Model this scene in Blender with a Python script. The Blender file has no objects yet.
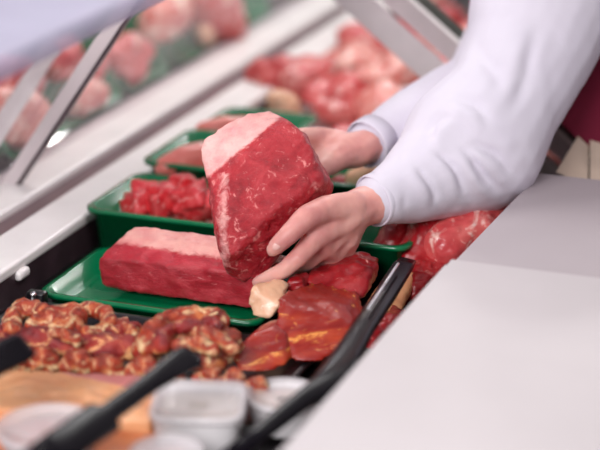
import bpy, bmesh, math, random
from mathutils import Vector, Matrix, noise
PI = math.pi
random.seed(7)
sc = bpy.context.scene
C = sc.collection

# ---------------------------------------------------------------- camera
F = 1900.0; PITCH = math.radians(19.3); YAW = math.radians(20.4); CZ = 1.72
cd = bpy.data.cameras.new('camera'); cam = bpy.data.objects.new('camera', cd); C.objects.link(cam)
cam.location = (0, 0, CZ); cam.rotation_euler = (PI/2 - PITCH, 0, YAW)
cd.sensor_width = 36; cd.lens = 36*F/600; cd.clip_start = .05
cd.dof.use_dof = True; cd.dof.focus_distance = 2.47; cd.dof.aperture_fstop = 2.1
sc.camera = cam
# ---------------------------------------------------------------- world, lights, exposure
w = bpy.data.worlds.new('world'); sc.world = w; w.use_nodes = True
w.node_tree.nodes['Background'].inputs[0].default_value = (1.0, .95, .96, 1)
w.node_tree.nodes['Background'].inputs[1].default_value = .27
def area(name, loc, target, sx, sy, power, col=(1, 1, 1)):
    l = bpy.data.lights.new(name, 'AREA'); l.shape = 'RECTANGLE'; l.size = sx; l.size_y = sy
    l.energy = power; l.color = col
    o = bpy.data.objects.new(name, l); C.objects.link(o); o.location = loc
    o.rotation_euler = (Vector(target)-Vector(loc)).to_track_quat('-Z', 'Y').to_euler()
area('ceiling_light_panel', (-1.5, 3.6, 2.9), (-.9, 2.3, .8), 1.4, .8, 24, (1, .98, .97))
area('ceiling_light_panel', (-.9, -.7, 2.5), (-.8, 2.3, .8), 1.6, .9, 68, (1, .98, .99))
area('shop_window_light', (-3.6, 2.2, 1.9), (-.8, 2.3, .9), 1.6, 1.4, 24, (.97, .98, 1))
for sx_ in (-1.9, -1.1, -.2):
    area('glint_light', (sx_, 5.2, 2.5), (-.8, 2.2, .85), .16, .16, 6, (1, .97, .95))  # added unseen lights that put glints on the meat
area('glint_light', (-1.0, 2.0, 2.7), (-.9, 2.2, .85), .12, .12, 2, (1, .98, .95))  # small added overhead light, also for glints
area('strut_fill', (-1.0, 2.12, 1.215), (-1.25, 2.4, .98), .03, .3, .8, (1, .97, .96))  # added unseen fill that brightens the dark strut
vs = sc.view_settings
vs.view_transform = 'Standard'; vs.look = 'None'; vs.gamma = 1; vs.use_curve_mapping = False
vs.exposure = .52

# ---------------------------------------------------------------- helpers
_f = Vector((-math.sin(YAW)*math.cos(PITCH), math.cos(YAW)*math.cos(PITCH), -math.sin(PITCH)))
_r = Vector((math.cos(YAW), math.sin(YAW), 0)); _u = _r.cross(_f)
def D(u, v, dep): return Vector((0, 0, CZ)) + dep*(_f + (u-300)/F*_r - (v-225)/F*_u)
def P(u, v, z):
    d = _f + (u-300)/F*_r - (v-225)/F*_u
    return Vector((0, 0, CZ)) + d*((z-CZ)/d.z)

def lin(c):
    return tuple((x/255/12.92 if x/255 <= .04045 else ((x/255+.055)/1.055)**2.4) for x in c) + (1,)

class NT:
    def __init__(s, name):
        s.m = bpy.data.materials.new(name); s.m.use_nodes = True; s.t = s.m.node_tree
        s.b = s.t.nodes['Principled BSDF']
    def n(s, ty, **k):
        nd = s.t.nodes.new(ty)
        for a, v in k.items():
            if a in nd.inputs: nd.inputs[a].default_value = v
            else: setattr(nd, a, v)
        return nd
    def l(s, a, b): s.t.links.new(a, b)
    def tc(s, scale=(1, 1, 1), rot=(0, 0, 0)):
        t = s.n('ShaderNodeTexCoord'); mp = s.n('ShaderNodeMapping')
        mp.inputs['Scale'].default_value = scale; mp.inputs['Rotation'].default_value = rot
        s.l(t.outputs['Object'], mp.inputs[0]); return mp.outputs[0]
    def noise(s, vec, scale, detail=4, rough=.55, dist=0):
        nd = s.n('ShaderNodeTexNoise'); nd.inputs['Scale'].default_value = scale; nd.inputs['Detail'].default_value = detail
        nd.inputs['Roughness'].default_value = rough; nd.inputs['Distortion'].default_value = dist
        s.l(vec, nd.inputs['Vector']); return nd.outputs[0]
    def ramp(s, fac, stops, interp='LINEAR'):
        r = s.n('ShaderNodeValToRGB'); r.color_ramp.interpolation = interp; e = r.color_ramp.elements
        while len(e) < len(stops): e.new(.5)
        for i, (p, c) in enumerate(stops):
            e[i].position = p; e[i].color = lin(c) if not isinstance(c, float) else (c, c, c, 1)
        s.l(fac, r.inputs[0]); return r.outputs[0]
    def mix(s, fac, a, b):
        m = s.n('ShaderNodeMix', data_type='RGBA')
        if hasattr(fac, 'node'): s.l(fac, m.inputs[0])
        else: m.inputs[0].default_value = fac
        for q, i in ((a, 6), (b, 7)):
            if hasattr(q, 'node'): s.l(q, m.inputs[i])
            else: m.inputs[i].default_value = lin(q)
        return m.outputs[2]
    def bump(s, h, strength=.3, dist=.002):
        b = s.n('ShaderNodeBump'); b.inputs['Strength'].default_value = strength; b.inputs['Distance'].default_value = dist
        s.l(h, b.inputs['Height']); s.l(b.outputs[0], s.b.inputs['Normal'])
        if s.b.inputs['Coat Weight'].default_value > 0: s.l(b.outputs[0], s.b.inputs['Coat Normal'])

def plain(name, col, rough=.5, metal=0, coat=0, var=.06, vs_=12, bump=0, alpha=1, sss=0):
    t = NT(name); v = t.tc(); nz = t.noise(v, vs_, 3)
    dark = tuple(c*(1-var*2) for c in col)
    t.l(t.ramp(nz, [(.3, dark), (.7, col)]), t.b.inputs['Base Color'])
    t.b.inputs['Roughness'].default_value = rough; t.b.inputs['Metallic'].default_value = metal
    t.b.inputs['Coat Weight'].default_value = coat; t.b.inputs['Alpha'].default_value = alpha
    t.b.inputs['Subsurface Weight'].default_value = sss; t.b.inputs['Subsurface Radius'].default_value = (.01, .005, .004)
    if bump: t.bump(t.noise(v, vs_*12, 3), bump, .001)
    return t.m

def meat(name, dark, mid, light, fat, amount=.56, scale=22, stretch=(1, 1, 1), rot=(0, 0, 0), rough=.33, fatattr=None, bump=.35, coat=.35, edge=.07, vs2=1.9):
    t = NT(name); v = t.tc(stretch, rot)
    base = t.ramp(t.noise(v, scale, 6, .6, .6), [(.28, dark), (.5, mid), (.75, light)])
    vein = t.ramp(t.noise(v, scale*vs2, 6, .68, 1.4), [(amount, 0.0), (amount+edge, 1.0)])
    col = t.mix(vein, base, fat)
    if fatattr:
        a = t.n('ShaderNodeVertexColor'); a.layer_name = 'Fat'
        nz = t.noise(v, scale*2.5, 5, .6, 1)
        ad = t.n('ShaderNodeMath', operation='MULTIPLY_ADD'); t.l(nz, ad.inputs[0]); ad.inputs[1].default_value = .9; 
        sub = t.n('ShaderNodeMath', operation='SUBTRACT'); t.l(a.outputs[0], sub.inputs[0]); sub.inputs[1].default_value = .45
        t.l(sub.outputs[0], ad.inputs[2])
        f2 = t.ramp(ad.outputs[0], [(.38, 0.0), (.72, 1.0)])
        fcol = t.ramp(t.noise(v, scale*1.3, 5), [(.3, tuple(.75*x+.25*y for x, y in zip(fatattr, mid))), (.65, fatattr)])
        col = t.mix(f2, col, fcol)
    t.l(col, t.b.inputs['Base Color'])
    t.b.inputs['Roughness'].default_value = rough
    t.b.inputs['Coat Weight'].default_value = coat; t.b.inputs['Coat Roughness'].default_value = .09; t.b.inputs['Specular IOR Level'].default_value = .35
    t.b.inputs['Subsurface Weight'].default_value = .12; t.b.inputs['Subsurface Radius'].default_value = (.012, .004, .003)
    t.b.inputs['Subsurface Scale'].default_value = .5
    t.bump(t.noise(v, scale*7, 5, .65, .5), bump, .003)
    return t.m

def link(name, me, mat=None, parent=None, smooth=True):
    o = bpy.data.objects.new(name, me); C.objects.link(o)
    if mat and not me.materials: me.materials.append(mat)
    if smooth:
        me.polygons.foreach_set('use_smooth', [True]*len(me.polygons))
    if parent: o.parent = parent
    return o
def tag(o, label, cat, group=None, kind=None):
    o['label'] = label; o['category'] = cat
    if group: o['group'] = group
    if kind: o['kind'] = kind
    return o
def empty(name, loc, label, cat, group=None, rz=0):
    o = bpy.data.objects.new(name, None); C.objects.link(o); o.location = loc; o.rotation_euler.z = rz
    o.empty_display_size = .05
    return tag(o, label, cat, group)
def tomesh(bm, name='m'):
    bmesh.ops.recalc_face_normals(bm, faces=bm.faces)
    me = bpy.data.meshes.new(name); bm.to_mesh(me); bm.free(); return me
def pobj(name, bm, mat, parent=None, loc=None, smooth=True):
    """mesh in world coordinates; parented to an Empty at its place"""
    if parent is not None:
        bmesh.ops.transform(bm, matrix=Matrix.Rotation(-parent.rotation_euler.z, 4, 'Z') @ Matrix.Translation(-parent.location), verts=bm.verts)
    elif loc is not None:
        bmesh.ops.translate(bm, vec=-Vector(loc), verts=bm.verts)
    o = link(name, tomesh(bm, name), mat, parent, smooth)
    if parent is None and loc is not None: o.location = loc
    return o

def box(bm, x0, x1, y0, y1, z0, z1, bev=0, seg=2):
    r = bmesh.ops.create_cube(bm, size=1)['verts']
    for v in r: v.co = Vector(((x0+x1)/2+v.co.x*(x1-x0), (y0+y1)/2+v.co.y*(y1-y0), (z0+z1)/2+v.co.z*(z1-z0)))
    if bev:
        ed = list({e for v in r for e in v.link_edges})
        bmesh.ops.bevel(bm, geom=ed, offset=bev, segments=seg, affect='EDGES', profile=.5)
def B(*a, **k):
    bm = bmesh.new(); box(bm, *a, **k); return bm

def capsule(bm, a, b, ra, rb, sub=2):
    t = bmesh.new()
    for c, r in ((a, ra), (b, rb)):
        s = bmesh.ops.create_icosphere(t, subdivisions=sub, radius=r)['verts']
        bmesh.ops.translate(t, vec=c, verts=s)
    if (Vector(a)-Vector(b)).length > 1e-5:
        h = bmesh.ops.convex_hull(t, input=t.verts)
        bmesh.ops.delete(t, geom=[g for g in h['geom_interior'] if isinstance(g, bmesh.types.BMVert)], context='VERTS')
    me = bpy.data.meshes.new('t'); t.to_mesh(me); t.free(); bm.from_mesh(me); bpy.data.meshes.remove(me)
def chain(bm, pts, sub=2):
    for (a, ra), (b, rb) in zip(pts, pts[1:]): capsule(bm, a, b, ra, rb, sub)
def ellip(bm, c, r, rot=None, sub=2):
    s = bmesh.ops.create_icosphere(bm, subdivisions=sub, radius=1)['verts']
    for v in s:
        q = Vector((v.co.x*r[0], v.co.y*r[1], v.co.z*r[2]))
        if rot: q = rot @ q
        v.co = q + Vector(c)
def hull(bm, pts):
    t = bmesh.new()
    for p in pts: t.verts.new(p)
    h = bmesh.ops.convex_hull(t, input=t.verts)
    me = bpy.data.meshes.new('t'); t.to_mesh(me); t.free(); bm.from_mesh(me); bpy.data.meshes.remove(me)

def fbm(p, s, seed=0):
    q = p*s + Vector((seed*13.1, seed*7.7, seed*3.3))
    return noise.noise(q) + .5*noise.noise(q*2.1) + .25*noise.noise(q*4.3)
def sculpt(name, bm, mat, voxel=.004, smooth=4, disp=(), parent=None, loc=None, fat=None, dispf=None):
    """fuse overlapping forms into one continuous surface, smooth it, roughen it"""
    bmesh.ops.recalc_face_normals(bm, faces=bm.faces)
    me = bpy.data.meshes.new('tmp'); bm.to_mesh(me); bm.free()
    o = bpy.data.objects.new('tmp', me); C.objects.link(o)
    md = o.modifiers.new('r', 'REMESH'); md.mode = 'VOXEL'; md.voxel_size = voxel
    if smooth:
        ms = o.modifiers.new('s', 'SMOOTH'); ms.factor = .5; ms.iterations = smooth
    dg = bpy.context.evaluated_depsgraph_get(); dg.update()
    nm = bpy.data.meshes.new_from_object(o.evaluated_get(dg)); nm.name = name
    bpy.data.objects.remove(o); bpy.data.meshes.remove(me)
    nm.materials.clear()
    nv = [v.normal.copy() for v in nm.vertices]
    for v, n in zip(nm.vertices, nv):
        d = 0
        for k, (amp, s) in enumerate(disp): d += amp*fbm(v.co, s, k+len(name))
        if dispf: d += dispf(v.co, n)
        v.co += n*d
    if fat:
        ca = nm.color_attributes.new('Fat', 'FLOAT_COLOR', 'POINT')
        for i, v in enumerate(nm.vertices):
            f = max(0, min(1, fat(v.co, nv[i]))); ca.data[i].color = (f, f, f, 1)
    org = parent.matrix_basis.translation if parent else (Vector(loc) if loc is not None else Vector())
    if parent is not None: M = Matrix.Rotation(-parent.rotation_euler.z, 4, 'Z') @ Matrix.Translation(-parent.location)
    else: M = Matrix.Translation(-org)
    nm.transform(M)
    ob = link(name, nm, mat, parent)
    if parent is None: ob.location = org
    return ob

# ---------------------------------------------------------------- materials
M = {}
M['white_rail'] = plain('white_enamel', (246, 240, 239), .35, var=.02)
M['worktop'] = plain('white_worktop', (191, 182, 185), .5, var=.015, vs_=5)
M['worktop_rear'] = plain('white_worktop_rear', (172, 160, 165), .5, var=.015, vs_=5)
M['steel'] = plain('brushed_steel', (205, 192, 195), .4, metal=.4, var=.05)
M['steel_light'] = plain('satin_aluminium', (214, 203, 206), .45, metal=.2, var=.03)
M['mauve'] = plain('anodised_channel', (120, 92, 98), .35, metal=.4, var=.06)
M['dark_side'] = plain('dark_inner_side', (92, 72, 80), .3, metal=.4, var=.15, vs_=20)
M['black'] = plain('black_plastic', (16, 14, 18), .28, var=.1)
M['blackdeck'] = plain('black_deck', (24, 20, 23), .3, var=.2)
M['utensil'] = plain('glossy_black_plastic', (12, 7, 16), .22, var=.1)
M['utensil'].node_tree.nodes['Principled BSDF'].inputs['Specular IOR Level'].default_value = .18
M['green'] = plain('green_tray_plastic', (0, 118, 72), .25, coat=.3, var=.06)
M['floor'] = plain('floor_tiles', (120, 112, 112), .5, var=.1)
M['board'] = plain('beige_board', (205, 182, 165), .5, var=.06)
M['sleeve_reflection'] = plain('lilac_reflection', (196, 188, 216), .6, var=.04, vs_=4)  # lilac of the reflected sleeve put into the slab colour
_t = M['sleeve_reflection'].node_tree; _tr = _t.nodes.new('ShaderNodeBsdfTransparent'); _mx = _t.nodes.new('ShaderNodeMixShader'); _mx.inputs[0].default_value = .6
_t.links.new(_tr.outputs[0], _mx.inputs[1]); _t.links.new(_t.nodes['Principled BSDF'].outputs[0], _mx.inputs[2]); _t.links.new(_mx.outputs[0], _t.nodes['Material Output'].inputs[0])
M['rackgrey'] = plain('rack_grey', (84, 76, 78), .5, var=.08)
M['strut'] = plain('pale_painted_metal', (232, 220, 222), .35, var=.03)
M['skin'] = None
t = NT('skin'); v = t.tc()
c1 = t.ramp(t.noise(v, 14, 4), [(.3, (205, 130, 128)), (.52, (228, 165, 155)), (.75, (240, 188, 176))])
t.l(c1, t.b.inputs['Base Color']); t.b.inputs['Roughness'].default_value = .45
t.b.inputs['Subsurface Weight'].default_value = .25; t.b.inputs['Subsurface Radius'].default_value = (.012, .005, .003); t.b.inputs['Subsurface Scale'].default_value = .6
t.bump(t.noise(v, 160, 4), .15, .001); M['skin'] = t.m
M['nail'] = plain('fingernail', (240, 190, 182), .2, coat=.5, var=.02)
t = NT('white_cotton'); v = t.tc()
t.l(t.ramp(t.noise(v, 6, 3), [(.3, (210, 203, 217)), (.7, (219, 213, 225))]), t.b.inputs['Base Color'])
t.b.inputs['Roughness'].default_value = .85; t.bump(t.noise(v, 260, 2), .12, .0008); M['shirt'] = t.m
M['apron'] = plain('burgundy_cloth', (128, 8, 50), .85, var=.05, bump=.2)
M['magenta'] = plain('magenta_thread', (190, 30, 110), .8)
M['trousers'] = plain('dark_trousers', (50, 50, 60), .9)
M['hair'] = plain('brown_hair', (80, 50, 35), .6, var=.3, vs_=60)
M['eye'] = plain('eye', (240, 238, 236), .2)
M['iris'] = plain('iris', (70, 50, 35), .2)
M['lips'] = plain('lips', (190, 100, 100), .4)
# raw meats
M['beef'] = meat('raw_beef', (132, 12, 26), (176, 28, 42), (204, 64, 72), (228, 140, 136), .57, 34, (1, 1, 1), rough=.34, fatattr=(246, 186, 180), bump=1, edge=.1, coat=.35)
M['loin'] = meat('raw_loin', (140, 16, 30), (176, 32, 48), (204, 70, 80), (222, 130, 132), .62, 30, (1.0, 1, 2.2), rough=.4, fatattr=(232, 170, 160), bump=.5, edge=.1)
M['cube'] = meat('diced_beef', (186, 20, 34), (220, 50, 58), (238, 104, 106), (246, 184, 180), .57, 26, rough=.25)
M['pork'] = meat('pale_pork', (206, 96, 92), (226, 140, 130), (236, 176, 162), (244, 216, 204), .5, 11, rough=.35, edge=.12)
M['porkred'] = meat('red_pork', (180, 44, 54), (208, 84, 84), (226, 128, 120), (242, 200, 190), .53, 11, rough=.35, edge=.12)
M['poultry'] = meat('pale_poultry', (214, 100, 94), (226, 128, 118), (236, 160, 150), (244, 204, 196), .62, 9, rough=.3, fatattr=(246, 214, 210))
M['redcut'] = meat('dark_red_cut', (104, 12, 20), (158, 24, 32), (190, 58, 60), (226, 160, 150), .6, 20, rough=.28, edge=.08)
# smoked
M['rib'] = meat('smoked_rib', (70, 8, 10), (184, 62, 36), (240, 160, 92), (252, 222, 170), .50, 38, rough=.28, bump=1, coat=.5, edge=.12, vs2=.9)
M['ribred'] = meat('smoked_dark_rib', (60, 4, 8), (146, 20, 24), (206, 72, 42), (246, 180, 120), .55, 34, (.5, 1, 1), rough=.3, bump=1, coat=.7, edge=.08, vs2=1.0)
M['ham'] = meat('smoked_ham', (84, 6, 8), (152, 26, 18), (210, 80, 36), (246, 168, 84), .56, 11, (.45, .7, 2.4), (0, .6, .5), rough=.35, bump=.5, coat=.6, edge=.07)
M['rind'] = meat('bacon_rind', (220, 138, 88), (238, 170, 120), (246, 194, 148), (250, 214, 176), .58, 12, (.4, 1, 1.4), rough=.4, bump=.3, fatattr=(206, 120, 116), edge=.15)
M['rind2'] = meat('bacon_rind_dark', (186, 92, 50), (216, 126, 78), (234, 160, 110), (236, 176, 130), .58, 12, (.4, 1, 1.4), rough=.4, bump=.3, edge=.15)
M['fat'] = meat('pale_fat', (222, 160, 126), (236, 184, 150), (244, 206, 176), (248, 220, 200), .58, 20, rough=.4, bump=.3)
M['bg_pork'] = M['pork']
def clearplastic(name, col, a):
    t = NT(name); t.b.inputs['Base Color'].default_value = lin(col); t.b.inputs['Roughness'].default_value = .2
    t.b.inputs['Alpha'].default_value = a; t.b.inputs['Coat Weight'].default_value = .5
    return t.m
M['tub'] = clearplastic('milky_plastic', (240, 236, 238), .85)
M['lid'] = clearplastic('clear_lid', (246, 240, 243), .34)
M['salad'] = meat('pink_salad', (214, 120, 110), (228, 156, 140), (240, 196, 184), (250, 236, 230), .5, 40, rough=.4)
M['cream'] = plain('pale_spread', (222, 208, 190), .5, var=.08, vs_=60)
# glass
t = NT('display_glass'); nt = t.t; nt.nodes.remove(t.b)
g = t.n('ShaderNodeBsdfGlossy'); g.inputs['Roughness'].default_value = .02; g.inputs['Color'].default_value = (.92, .9, .92, 1)
tr = t.n('ShaderNodeBsdfTransparent'); mx = t.n('ShaderNodeMixShader'); mx.inputs[0].default_value = .10
t.l(tr.outputs[0], mx.inputs[1]); t.l(g.outputs[0], mx.inputs[2])
t.l(mx.outputs[0], nt.nodes['Material Output'].inputs[0]); M['glass'] = t.m

# ================================================================= SETTING
fl = pobj('floor', B(-4, 4, -1, 8, -.05, 0), M['floor'], smooth=False); fl['kind'] = 'structure'

case = empty('display_case', (-1.0, 2.8, 0), 'long refrigerated butcher display case with white ledges and black deck', 'display case')
YA, YB = 1.2, 5.6
pobj('cabinet_body', B(-1.42, -.62, YA, YB, .04, .70, bev=.01), M['steel_light'], case, smooth=False)
pobj('plinth', B(-1.38, -.66, YA+.05, YB-.05, 0, .05), M['black'], case, smooth=False)
pobj('deck', B(-1.20, -.60, YA, YB, .70, .775, bev=.003), M['blackdeck'], case, smooth=False)
pobj('inner_wall', B(-1.205, -1.19, YA, YB, .70, .822, bev=.002), M['dark_side'], case, smooth=False)
pobj('inner_ledge', B(-1.262, -1.188, YA, YB, .815, .832, bev=.005, seg=3), M['white_rail'], case, smooth=False)
pobj('glass_channel', B(-1.305, -1.258, YA, YB, .70, .822, bev=.003), M['mauve'], case, smooth=False)
pobj('outer_ledge', B(-1.372, -1.302, YA, YB, .70, .834, bev=.006, seg=3), M['white_rail'], case, smooth=False)
pobj('ledge_trim', B(-1.400, -1.370, YA, YB, .70, .830, bev=.004), M['steel_light'], case, smooth=False)
pobj('back_rail', B(-.62, -.60, YA, YB, .70, .80, bev=.004), M['black'], case, smooth=False)

# slanted front glass
GA = math.radians(56)
gx0, gz0 = -1.395, .835
def gpane(y0, y1):
    bm = bmesh.new(); L = .34; th = .004
    dx, dz = math.cos(GA), math.sin(GA); nx, nz = -dz, dx
    vs = []
    for y in (y0, y1):
        for (s, k) in ((0, 0), (L, 0), (L, 1), (0, 1)):
            vs.append(bm.verts.new((gx0+dx*s+nx*th*k, y, gz0+dz*s+nz*th*k)))
    for f in ((0, 1, 2, 3), (7, 6, 5, 4), (0, 4, 5, 1), (1, 5, 6, 2), (2, 6, 7, 3), (3, 7, 4, 0)): bm.faces.new([vs[i] for i in f])
    return bm
pobj('front_glass', gpane(YA, 2.425), M['glass'], case, smooth=False)
pobj('front_glass', gpane(2.435, YB), M['glass'], case, smooth=False)
def bar(a, b, w_, th_, wd):
    """flat bar from a to b; wd = width direction"""
    a = Vector(a); b = Vector(b); d = (b-a).normalized(); wv = Vector(wd); wv = (wv - d*wv.dot(d)).normalized(); n = d.cross(wv)
    bm = bmesh.new(); vs = []
    for p in (a, b):
        for s, k in ((-1, -1), (1, -1), (1, 1), (-1, 1)): vs.append(bm.verts.new(p+wv*s*w_/2+n*k*th_/2))
    for f in ((0, 1, 2, 3), (7, 6, 5, 4), (0, 4, 5, 1), (1, 5, 6, 2), (2, 6, 7, 3), (3, 7, 4, 0)): bm.faces.new([vs[i] for i in f])
    bmesh.ops.bevel(bm, geom=bm.edges[:], offset=min(w_, th_)*.15, segments=2, affect='EDGES')
    return bm
pobj('strut_and_reflection', bar((-1.372, 2.40, .815), (-1.07, 2.40, 1.245), .021, .010, (1, 0, -.7)), M['strut'], case, smooth=False)
pobj('strut_edge', bar((-1.361, 2.40, .808), (-1.059, 2.40, 1.238), .005, .012, (1, 0, -.7)), M['dark_side'], case, smooth=False)

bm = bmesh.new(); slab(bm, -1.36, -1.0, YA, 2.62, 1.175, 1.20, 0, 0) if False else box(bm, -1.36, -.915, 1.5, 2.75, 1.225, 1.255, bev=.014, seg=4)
pobj('sleeve_reflection_slab', bm, M['sleeve_reflection'], case)  # added slab standing in for the white sleeve's reflection
# added slanted rack of solid trays standing in for the front glass reflection
RT = math.radians(60); RO = Vector((-1.425, 0, .80)); RE = Vector((-math.cos(RT), 0, math.sin(RT))); RN = Vector((math.sin(RT), 0, math.cos(RT)))
def PR(u, v, h=0):
    d = _f + (u-300)/F*_r - (v-225)/F*_u; o = Vector((0, 0, CZ))-RO-RN*h
    return Vector((0, 0, CZ)) + d*(-o.dot(RN)/d.dot(RN))
RM = Matrix((RE, Vector((0, -1, 0)), RN)).transposed().to_4x4(); RM.translation = RO
rk = empty('reflection_rack', (-1.5, 3, 0), 'steeply slanted pale grey rack added to stand in for reflected trays of meat', 'rack')
bm = bmesh.new(); box(bm, .0, .75, -5.2, -1.6, -.03, -.012, bev=.004); bmesh.ops.transform(bm, matrix=RM, verts=bm.verts); pobj('rack_panel', bm, M['rackgrey'], rk, smooth=False)
bm = bmesh.new(); box(bm, .0, .012, -5.2, -1.6, -.012, .008, bev=.003); bmesh.ops.transform(bm, matrix=RM, verts=bm.verts); pobj('rack_lip', bm, M['steel_light'], rk, smooth=False)
pobj('strut_and_reflection', bar(PR(-14, 150, .10), PR(54, 44, .10), .028, .008, (0, 1, 0)), M['steel_light'], case, smooth=False)  # added solid bar standing in for the strut's reflection in the glass
pobj('rack_base', B(-1.80, -1.46, 1.7, 5.1, 0, .77, bev=.005), M['steel_light'], rk, smooth=False)
s0 = Vector((-.60, 2.8, .79)); s1 = Vector((-1.03, 2.8, 1.125))
sd = (s1-s0).normalized(); sn = Vector((sd.z, 0, -sd.x))
strut = empty('support_frame', (-.6, 2.8, .78), 'wide brushed steel frame bar leaning over the case behind the seller\'s arms', 'frame')
def off(v, k, dy=0): return Vector(v) + sn*k + Vector((0, dy, 0))
pobj('front_bar', bar(off(s0, -.0), off(s1, -.0), .044, .012, sn), M['steel_light'], strut, smooth=False)
pobj('side_bar', bar(off(s0, .041, .02), off(s1, .041, .02), .036, .012, sn), M['steel'], strut, smooth=False)
pobj('glass_seal', bar(off(s0, .068, .02), off(s1, .068, .02), .016, .014, sn), plain('dark_seal', (70, 72, 66), .4), strut, smooth=False)
pobj('bright_edge', bar(off(s0, .0605, .015), off(s1, .0605, .015), .005, .014, sn), M['white_rail'], strut, smooth=False)

# clip on the case wall
cl = empty('label_clip', P(38, 292, .79), 'small chrome label clip in the corner left of the loin tray', 'clip')
c0 = P(36, 290, .815)
pobj('clip_plate', B(c0.x-.014, c0.x+.012, c0.y-.004, c0.y+.012, .775, .812, bev=.003), M['black'], cl)
bm = bmesh.new(); chain(bm, [(c0+Vector((.0, -.008, -.035)), .0045), (c0+Vector((0, -.008, -.004)), .005)])
pobj('clip_pin', bm, plain('chrome', (225, 222, 225), .12, metal=1), cl)
c1 = P(23, 272, .812)
tag(pobj('rail_button', B(c1.x-.006, c1.x+.006, c1.y-.018, c1.y+.012, c1.z-.008, c1.z+.006, bev=.005, seg=3), M['white_rail'], loc=c1), 'tiny white button on the inner wall below the white ledge', 'button')

# ================================================================= WORKTOP
wt = empty('worktop', (-.43, 1.6, .0), 'white worktop in two slabs behind the case, blurred at lower right', 'worktop')
def slab(bm, x0, x1, y0, y1, z0, z1, slant0, slant1):
    vs = [bm.verts.new(p) for p in ((x0+slant0, y0, z0), (x1, y0, z0), (x1, y1, z0), (x0+slant1, y1, z0), (x0+slant0, y0, z1), (x1, y0, z1), (x1, y1, z1), (x0+slant1, y1, z1))]
    for f in ((3, 2, 1, 0), (4, 5, 6, 7), (0, 1, 5, 4), (1, 2, 6, 5), (2, 3, 7, 6), (3, 0, 4, 7)): bm.faces.new([vs[i] for i in f])
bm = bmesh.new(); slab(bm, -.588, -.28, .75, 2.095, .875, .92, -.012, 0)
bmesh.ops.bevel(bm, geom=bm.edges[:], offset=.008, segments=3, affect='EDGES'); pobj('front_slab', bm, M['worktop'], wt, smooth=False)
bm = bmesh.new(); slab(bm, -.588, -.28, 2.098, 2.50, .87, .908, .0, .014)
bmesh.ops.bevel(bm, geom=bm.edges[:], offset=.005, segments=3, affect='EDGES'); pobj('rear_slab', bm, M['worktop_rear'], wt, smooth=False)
pobj('base_cabinet', B(-.56, -.30, .8, 2.44, 0, .874), M['white_rail'], wt, smooth=False)

# ================================================================= TRAYS
def rrect(x0, x1, y0, y1, r, n=5):
    o = []
    for cx, cy, a0 in ((x1-r, y1-r, 0), (x0+r, y1-r, 90), (x0+r, y0+r, 180), (x1-r, y0+r, 270)):
        for k in range(n+1):
            a = math.radians(a0+90*k/n); o.append((cx+r*math.cos(a), cy+r*math.sin(a)))
    return o
def tray_bm(x0, x1, y0, y1, zb, zt, flare=.012, lip=.007, r=.022, th=.003):
    bm = bmesh.new()
    rings = [(flare, zb, r*.7), (0.0+lip, zt-.005, r), (0, zt-.006, r), (0, zt, r), (lip+.001, zt, r), (flare+lip*.9+th, zb+th+.003, r*.7), (flare+lip+th+.006, zb+th, r*.6)]
    L = []
    for ins, z, rr in rings:
        L.append([bm.verts.new((x, y, z)) for x, y in rrect(x0+ins, x1-ins, y0+ins, y1-ins, rr)])
    for a, b in zip(L, L[1:]):
        for i in range(len(a)): bm.faces.new((a[i], a[(i+1) % len(a)], b[(i+1) % len(b)], b[i]))
    bm.faces.new(list(reversed(L[0]))); bm.faces.new(L[-1])
    return bm
def tray(name, label, mat, *a, **k):
    cx, cy = (a[0]+a[1])/2, (a[2]+a[3])/2
    return tag(pobj(name, tray_bm(*a, **k), mat, loc=(cx, cy, a[4])), label, 'tray')
tray('meat_tray', 'shallow green plastic tray under the whole red loin', M['green'], -1.150, -.832, 2.085, 2.285, .776, .800)
tray('meat_tray', 'deep green plastic tray holding the diced red cubes', M['green'], -1.184, -.70, 2.292, 2.478, .776, .848, flare=.014)
tray('meat_tray', 'green plastic tray holding the pale pink fillets, behind the diced meat tray', M['green'], -1.184, -.70, 2.486, 2.675, .776, .862, flare=.014)
tray('meat_tray', 'dark green tray farthest back, half hidden by the held cut of beef', M['green'], -1.184, -1.02, 2.685, 2.84, .776, .855, flare=.014)
tray('black_tray', 'black plastic tray under the smoked ribs at left', M['black'], -1.165, -.865, 1.865, 2.070, .776, .796)
tray('black_tray', 'black plastic tray under the smoked ham chunks beside the long black slanting handle', M['black'], -.860, -.735, 1.80, 2.075, .776, .792)

def rtray(label, x0, x1, y0, y1):
    bm = tray_bm(x0, x1, y0, y1, -.011, .022); bmesh.ops.transform(bm, matrix=RM, verts=bm.verts)
    c = RM @ Vector(((x0+x1)/2, (y0+y1)/2, 0)); tag(pobj('meat_tray', bm, M['green'], loc=c), label, 'tray')
yA = -PR(108, 80).y; yB = -PR(147, 35).y
rtray('green tray of pink cuts built for the glass reflection, nearest the slanted strut', .016, .30, yA+.01, yA+.42)
rtray('green tray on the reflection rack holding the plaited red cut, middle of the row', .016, .30, yB+.01, yA-.01)
rtray('green tray on the reflection rack holding the big pink joint, farthest along', .016, .30, yB-.50, yB-.01)
rtray('green tray in the upper row of the reflection rack, behind the strut and mirrored bar', .32, .62, yA+.0, yA+.5)
def rblob(name, label, mat, pts, disp=((.006, 18), (.003, 50))):  # solid meats shaped to stand in for those mirrored in the glass
    bm = bmesh.new(); chain(bm, [(PR(u, v, h), r) for u, v, h, r in pts]); c = PR(*pts[0][:3])
    tag(sculpt(name, bm, M[mat], .007, 3, disp, loc=c), label, 'meat')
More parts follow.
